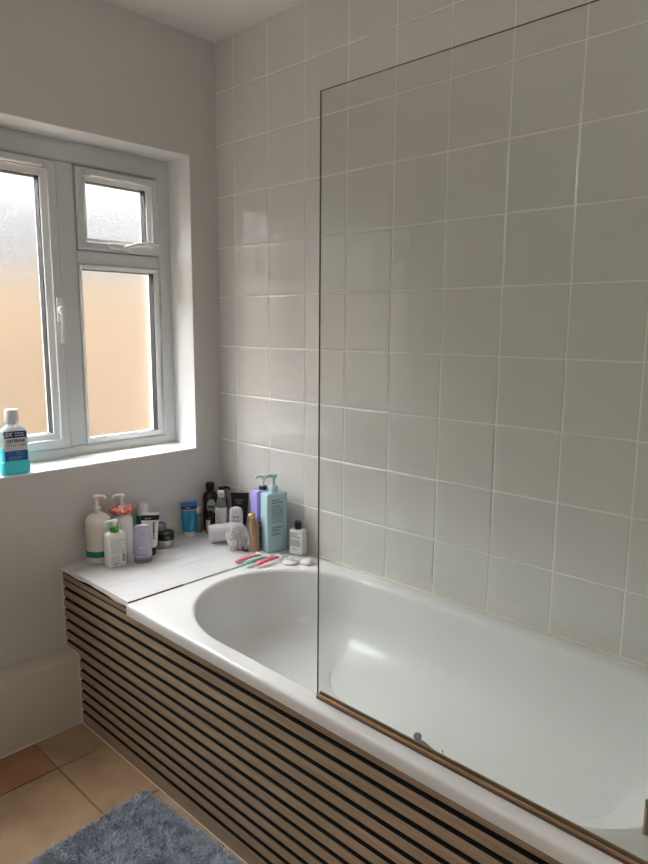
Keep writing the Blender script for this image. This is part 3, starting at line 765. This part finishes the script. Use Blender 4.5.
# mesh puff
t = at('mesh_sponge', 'white ruffled mesh bath sponge left of the bronze brush handle', 'sponge', 0.311, -0.171)
b = MB(); rnd = random.Random(60)
NU, NV = 96, 64; rr = []
ph = [(rnd.uniform(3, 17), rnd.uniform(3, 15), rnd.uniform(0, 6)) for _ in range(16)]
for i in range(NV):
    th_ = PI*(i+0.5)/NV; row = []
    for j in range(NU):
        p = 2*PI*j/NU
        d = Vector((math.sin(th_)*math.cos(p), math.sin(th_)*math.sin(p), math.cos(th_)))
        w = sum(math.sin(a*d.x*2.2 + c*d.y*2.2 + e + a*c*0.04*d.z*3) for a, c, e in ph)/4.0
        rad = 0.0365 + 0.0095*math.sin(w*4.0)
        row.append((d.x*rad, d.y*rad, max(0.0, 0.050 + d.z*rad*1.2)))
    rr.append(row)
b.loft(rr); b.build('ruffles', M['puff'], t, True, 85)
MB().tube([(0.022, -0.030, 0.014), (0.024, -0.040, 0.007), (0.031, -0.044, 0.004), (0.040, -0.040, 0.004), (0.038, -0.034, 0.004)], 0.0035, seg=10).build('cord', M['black_pl'], t, True)

# translucent plastic beaker lying on its side
t = at('plastic_beaker', 'translucent white plastic beaker lying on its side left of the mesh sponge', 'beaker', 0.206, -0.163, 12)
mx = Matrix.Translation((0, 0, 0.0385)) @ Matrix.Rotation(PI/2, 4, 'Y')
b = MB()
b.sup([(-0.054, 0.024, 0.022, 2.4), (-0.051, 0.033, 0.031, 2.4), (-0.042, 0.036, 0.034, 2.4), (0.050, 0.038, 0.036, 2.4), (0.050, 0.0365, 0.0345, 2.4), (-0.040, 0.0345, 0.0325, 2.4), (-0.048, 0.031, 0.029, 2.4)], 40, mtx=mx)
b.build('cup_shell', M['frost_pl'], t, True)

# white perfume bottle by the screen
t = at('body_wash_bottle', 'small square white bottle with black cap against the tiles, beside the glass screen', 'bottle', 0.520, -0.040, -34)
body(t, rounded(0.062, 0.036, 0.097, 9, 0.003, 0.005), M['wht_label'])
body(t, [(0.0972, 0.0125, 0.0125, 2), (0.099, 0.0138, 0.0138, 2), (0.124, 0.0138, 0.0138, 2), (0.128, 0.011, 0.011, 2)], M['black_pl'], 'cap')
print_rows(t, -0.0183, -0.024, 0.020, 0.066, 0.084, 5, M['grey_print'], seed=70, h=0.0024)
print_rows(t, -0.0183, -0.024, 0.020, 0.034, 0.056, 6, M['grey_print'], seed=71, h=0.0024)
print_rows(t, -0.0183, -0.014, 0.006, 0.016, 0.022, 2, M['grey_print'], 'foot_print', seed=72)

# razors
def razor(label, m, x, y, ang, z, ln=0.115, tiltx=0.0):
    t = thing('razor', label, 'razor', (x, y, z), math.radians(ang), 'disposable razors on the ledge corner')
    t.rotation_euler = (math.radians(tiltx), 0, math.radians(ang))
    MB().tube([(0, 0, 0.007), (0.012, 0, 0.009), (0.035, 0, 0.0115), (0.06, 0, 0.0115), (0.085, 0, 0.0095), (ln-0.012, 0, 0.0085), (ln-0.002, 0, 0.010)], [0.006, 0.009, 0.0095, 0.0085, 0.007, 0.006, 0.005], seg=14, flat=0.75).build('handle', m, t, True)
    hd = MB().box(ln-0.006, ln+0.006, -0.021, 0.021, 0.006, 0.014, 0.002).build('head', M['white_pl'], t, True)
    b = MB(); b.box(ln+0.0062, ln+0.0068, -0.018, 0.018, 0.0075, 0.009); b.box(ln+0.0062, ln+0.0068, -0.018, 0.018, 0.0105, 0.012); b.build('blade', M['chrome'], hd)
    return t
razor('pale pink razor lying leftmost, beside the foot of the bronze brush', M['pink'], 0.440, -0.283, 88, ZS)
razor('mint green razor lying between the two pink razors', M['mint'], 0.484, -0.280, 95, ZS)
razor('coral pink razor lying between the mint razor and the white drain plug', M['coral'], 0.517, -0.246, 92, ZS)

t = at('drain_plug', 'white round drain plug with a raised knob at the bathtub corner', 'plug', 0.569, -0.128, z=ZB+0.0005)
body(t, [(0, 0.024, 0.024, 2), (0.002, 0.029, 0.029, 2), (0.006, 0.030, 0.030, 2), (0.009, 0.026, 0.026, 2), (0.013, 0.012, 0.012, 2)], M['white_pl'], 'disc')
body(t, [(0.0131, 0.007, 0.007, 2), (0.016, 0.006, 0.006, 2), (0.022, 0.008, 0.008, 2), (0.025, 0.006, 0.006, 2)], M['white_pl'], 'knob')
b = MB(); b.sup([(0, 0.020, 0.018, 2), (0.003, 0.025, 0.022, 2), (0.009, 0.026, 0.023, 2), (0.015, 0.022, 0.019, 2), (0.019, 0.013, 0.011, 2), (0.020, 0.005, 0.004, 2)], 36)
o = b.build('soap_bar', M['soap'], None, True, 80); o.location = (0.621, -0.090, ZB+0.0005); o.rotation_euler = (0, 0, face(0.62, -0.09))
tag(o, 'plain white domed soap on the bathtub rim next to the glass screen', 'soap', G1)

# tall container at the tap end, only its edge in frame
t = thing('storage_tub', 'taupe container with cream edge at the right end of the bathtub rim', 'container', (2.007, -0.603, ZB+0.0005), face(2.007, -0.603, 4))
body(t, rounded(0.072, 0.022, 0.052, 8, 0.002, 0.002), M['taupe'], 'container_body')
body(t, [(0.0525, 0.035, 0.010, 8), (0.053, 0.0365, 0.0115, 8), (0.0555, 0.0365, 0.0115, 8), (0.056, 0.035, 0.010, 8)], M['olive'], 'lid')
MB().box(-0.0372, -0.0335, -0.0122, -0.004, 0.001, 0.0524, 0.001).build('edge_strip', M['cream_label'], t)

# ------------------------------------------------------------------ mouthwash on the sill
ZW = 0.9408
t = thing('mouthwash_bottle', 'half-full aqua mouthwash bottle with white cap on the window sill', 'bottle', (-0.026, -0.868, ZW), face(-0.026, -0.868, 14)); t.scale = (1.17, 1.17, 1.17)
W, D = 0.041, 0.024
b = MB(); b.sup([(0, W-0.006, D-0.006, 4), (0.003, W-0.001, D-0.001, 4), (0.008, W, D, 4), (0.034, W, D, 4), (0.038, W-0.004, D-0.002, 4), (0.078, W-0.004, D-0.002, 4)], 48); b.build('liquid', M['mw_liquid'], t, True)
b = MB(); b.sup([(0.0782, W-0.004, D-0.002, 4), (0.120, W-0.004, D-0.002, 4), (0.132, W-0.008, D-0.004, 3.5), (0.140, W-0.020, D-0.008, 2.5), (0.144, 0.0165, 0.0145, 2), (0.150, 0.0155, 0.0145, 2)], 48); b.build('clear_shoulder', M['mw_clear'], t, True)
body(t, [(0.1502, 0.0185, 0.0185, 2), (0.152, 0.0195, 0.0195, 2), (0.186, 0.0190, 0.0190, 2), (0.189, 0.017, 0.017, 2)], M['white_pl'], 'cap')
yf = -(D-0.002) - 0.0008
l1 = MB().box(-0.030, 0.032, yf, yf+0.0012, 0.108, 0.127, 0.0).build('top_label', M['mw_navy'], t)
l2 = MB().box(-0.030, 0.032, yf, yf+0.0012, 0.070, 0.107).build('name_label', M['wht_label'], t)
l3 = MB().box(-0.030, 0.032, yf, yf+0.0012, 0.041, 0.0698).build('lower_label', M['mw_blue'], t)
text_part('5X', 0.016, (-0.018, yf-0.0003, 0.1175), M['wht_label'], l1, 'strength_lettering', italic=0.2, extra=0.0006)
print_rows(l1, yf-0.0004, 0.0, 0.026, 0.114, 0.121, 2, M['lt_print'], seed=80, h=0.003)
text_part('LISTERINE', 0.0125, (0.001, yf-0.0003, 0.098), M['black_pl'], l2, 'name_lettering', sx=0.92, italic=0.1, extra=0.0004)
text_part('TOTAL CARE', 0.0095, (0.001, yf-0.0003, 0.086), M['mw_navy'], l2, 'range_lettering', sx=0.98)
print_rows(l2, yf-0.0004, -0.024, 0.022, 0.074, 0.078, 2, M['lt_print'], seed=82, h=0.0018)
print_rows(l3, yf-0.0004, 0.0, 0.022, 0.058, 0.064, 2, M['pale_green'], seed=83, h=0.0030)
print_rows(l3, yf-0.0004, -0.02, 0.018, 0.046, 0.051, 2, M['lt_print'], seed=84, h=0.0012)

# ------------------------------------------------------------------ bath mat
rug = thing('bath_mat', 'blue-grey shaggy bath mat on the floor beside the slatted panel', 'bath mat', (0.603, -0.786, 0.0005)); rug.rotation_euler = (0, 0, math.radians(3.5))
MX0, MX1, MY0, MY1 = 0.603, 1.06, -1.30, -0.786
b = MB(); b.box(0, MX1-MX0, MY0-MY1, 0, 0.0, 0.008, 0.003); b.build('backing', M['rug'], rug)
rnd = random.Random(90); V, F, TN = [], [], []
for i in range(46000):
    x = rnd.uniform(MX0, MX1); y = rnd.uniform(MY0, MY1)
    clump = math.sin(x*61+math.sin(y*43)*2)*math.sin(y*57+math.sin(x*39)*2)
    a = rnd.uniform(0, 2*PI); ln = rnd.uniform(0.010, 0.020); out = rnd.uniform(0.004, 0.018)
    la = rnd.uniform(0, 2*PI) if rnd.random() < 0.5 else 2.2*clump + 0.6
    w = rnd.uniform(0.0012, 0.0022)
    dx, dy = math.cos(a)*w, math.sin(a)*w
    mx_, my_ = x + math.cos(la)*out*0.4, y + math.sin(la)*out*0.4
    ex, ey = x + math.cos(la)*out, y + math.sin(la)*out
    z0, z1, z2 = 0.006, 0.006+ln*0.65, 0.006+ln
    k = len(V)
    V += [(x-dx-MX0, y-dy-MY1, z0), (x+dx-MX0, y+dy-MY1, z0), (mx_+dx-MX0, my_+dy-MY1, z1), (mx_-dx-MX0, my_-dy-MY1, z1), (ex-MX0, ey-MY1, z2)]
    F += [(k, k+1, k+2, k+3), (k+3, k+2, k+4)]
    tn = min(1, max(0, 0.5 + 0.2*clump + rnd.uniform(-0.35, 0.35)))
    TN += [tn, min(1, tn+0.1)]
me = bpy.data.meshes.new('pile'); me.from_pydata(V, [], F); me.update(); me.materials.append(M['rug'])
at_ = me.attributes.new('tuft_tone', 'FLOAT', 'FACE'); at_.data.foreach_set('value', TN)
o = bpy.data.objects.new('pile', me); COL.objects.link(o); o.parent = rug; o['kind'] = 'stuff'

# ------------------------------------------------------------------ light
w = bpy.data.worlds.new('overcast'); S.world = w; w.use_nodes = True
n = w.node_tree.nodes; l = w.node_tree.links
bg = n['Background']; tc = n.new('ShaderNodeTexCoord'); sp = n.new('ShaderNodeSeparateXYZ')
l.new(tc.outputs['Generated'], sp.inputs[0])
# cloudy sky: pale near the skyline, strongly brightened high up to light the room
cr = n.new('ShaderNodeValToRGB'); cr.color_ramp.interpolation = 'EASE'
cr.color_ramp.elements[0].position = 0.26; cr.color_ramp.elements[0].color = (0.0094, 0.0090, 0.0090, 1)
cr.color_ramp.elements[1].position = 0.68; cr.color_ramp.elements[1].color = (1, 1, 1, 1)
l.new(sp.outputs['Z'], cr.inputs[0])
ml = n.new('ShaderNodeMath'); ml.operation = 'MULTIPLY'; ml.inputs[1].default_value = 76.0
l.new(cr.outputs[0], ml.inputs[0]); l.new(ml.outputs[0], bg.inputs['Strength'])
bg.inputs['Color'].default_value = (0.98, 0.985, 1.0, 1)

def light(name, kind, loc, rot, energy, color=(1,1,1), **kw):
    d = bpy.data.lights.new(name, kind); d.energy = energy; d.color = color
    for k, v in kw.items(): setattr(d, k, v)
    o = bpy.data.objects.new(name, d); COL.objects.link(o); o.location = loc; o.rotation_euler = rot
    return o
po = light('window_portal', 'AREA', (-0.30, (WY0+WY1)/2, (WZ0+WZ1)/2), (0, -PI/2, 0), 1.0, shape='RECTANGLE', size=1.17, size_y=1.11)
po.data.cycles.is_portal = True
light('interior_fill', 'POINT', (2.4, -2.1, 2.25), (0, 0, 0), 12.5, (1.0, 0.97, 0.93), shadow_soft_size=0.25)  # unseen point light, added as fill to lift the ceiling and walls

# ------------------------------------------------------------------ camera
cd = bpy.data.cameras.new('camera'); co = bpy.data.objects.new('camera', cd); COL.objects.link(co)
R = [[0.7261956665743659, 0.6874574635705574, 0.006487652098290655], [0.11304585150525734, -0.11009704921325522, -0.9874711515846858], [-0.6781301418651614, 0.7178306733037186, -0.1576662142843687]]
m4 = Matrix.Identity(4)
for i in range(3):
    m4[i][0] = R[0][i]; m4[i][1] = -R[1][i]; m4[i][2] = -R[2][i]; m4[i][3] = CAM[i]
co.matrix_world = m4
cd.sensor_fit = 'AUTO'; cd.sensor_width = 36.0; cd.lens = 660.092*36/864; cd.clip_start = 0.02
S.camera = co
S.view_settings.view_transform = 'Standard'; S.view_settings.look = 'None'; S.view_settings.gamma = 1; S.view_settings.exposure = 0.27
S.view_settings.use_curve_mapping = False
S.cycles.max_bounces = 12; S.cycles.transparent_max_bounces = 16; S.cycles.transmission_bounces = 10
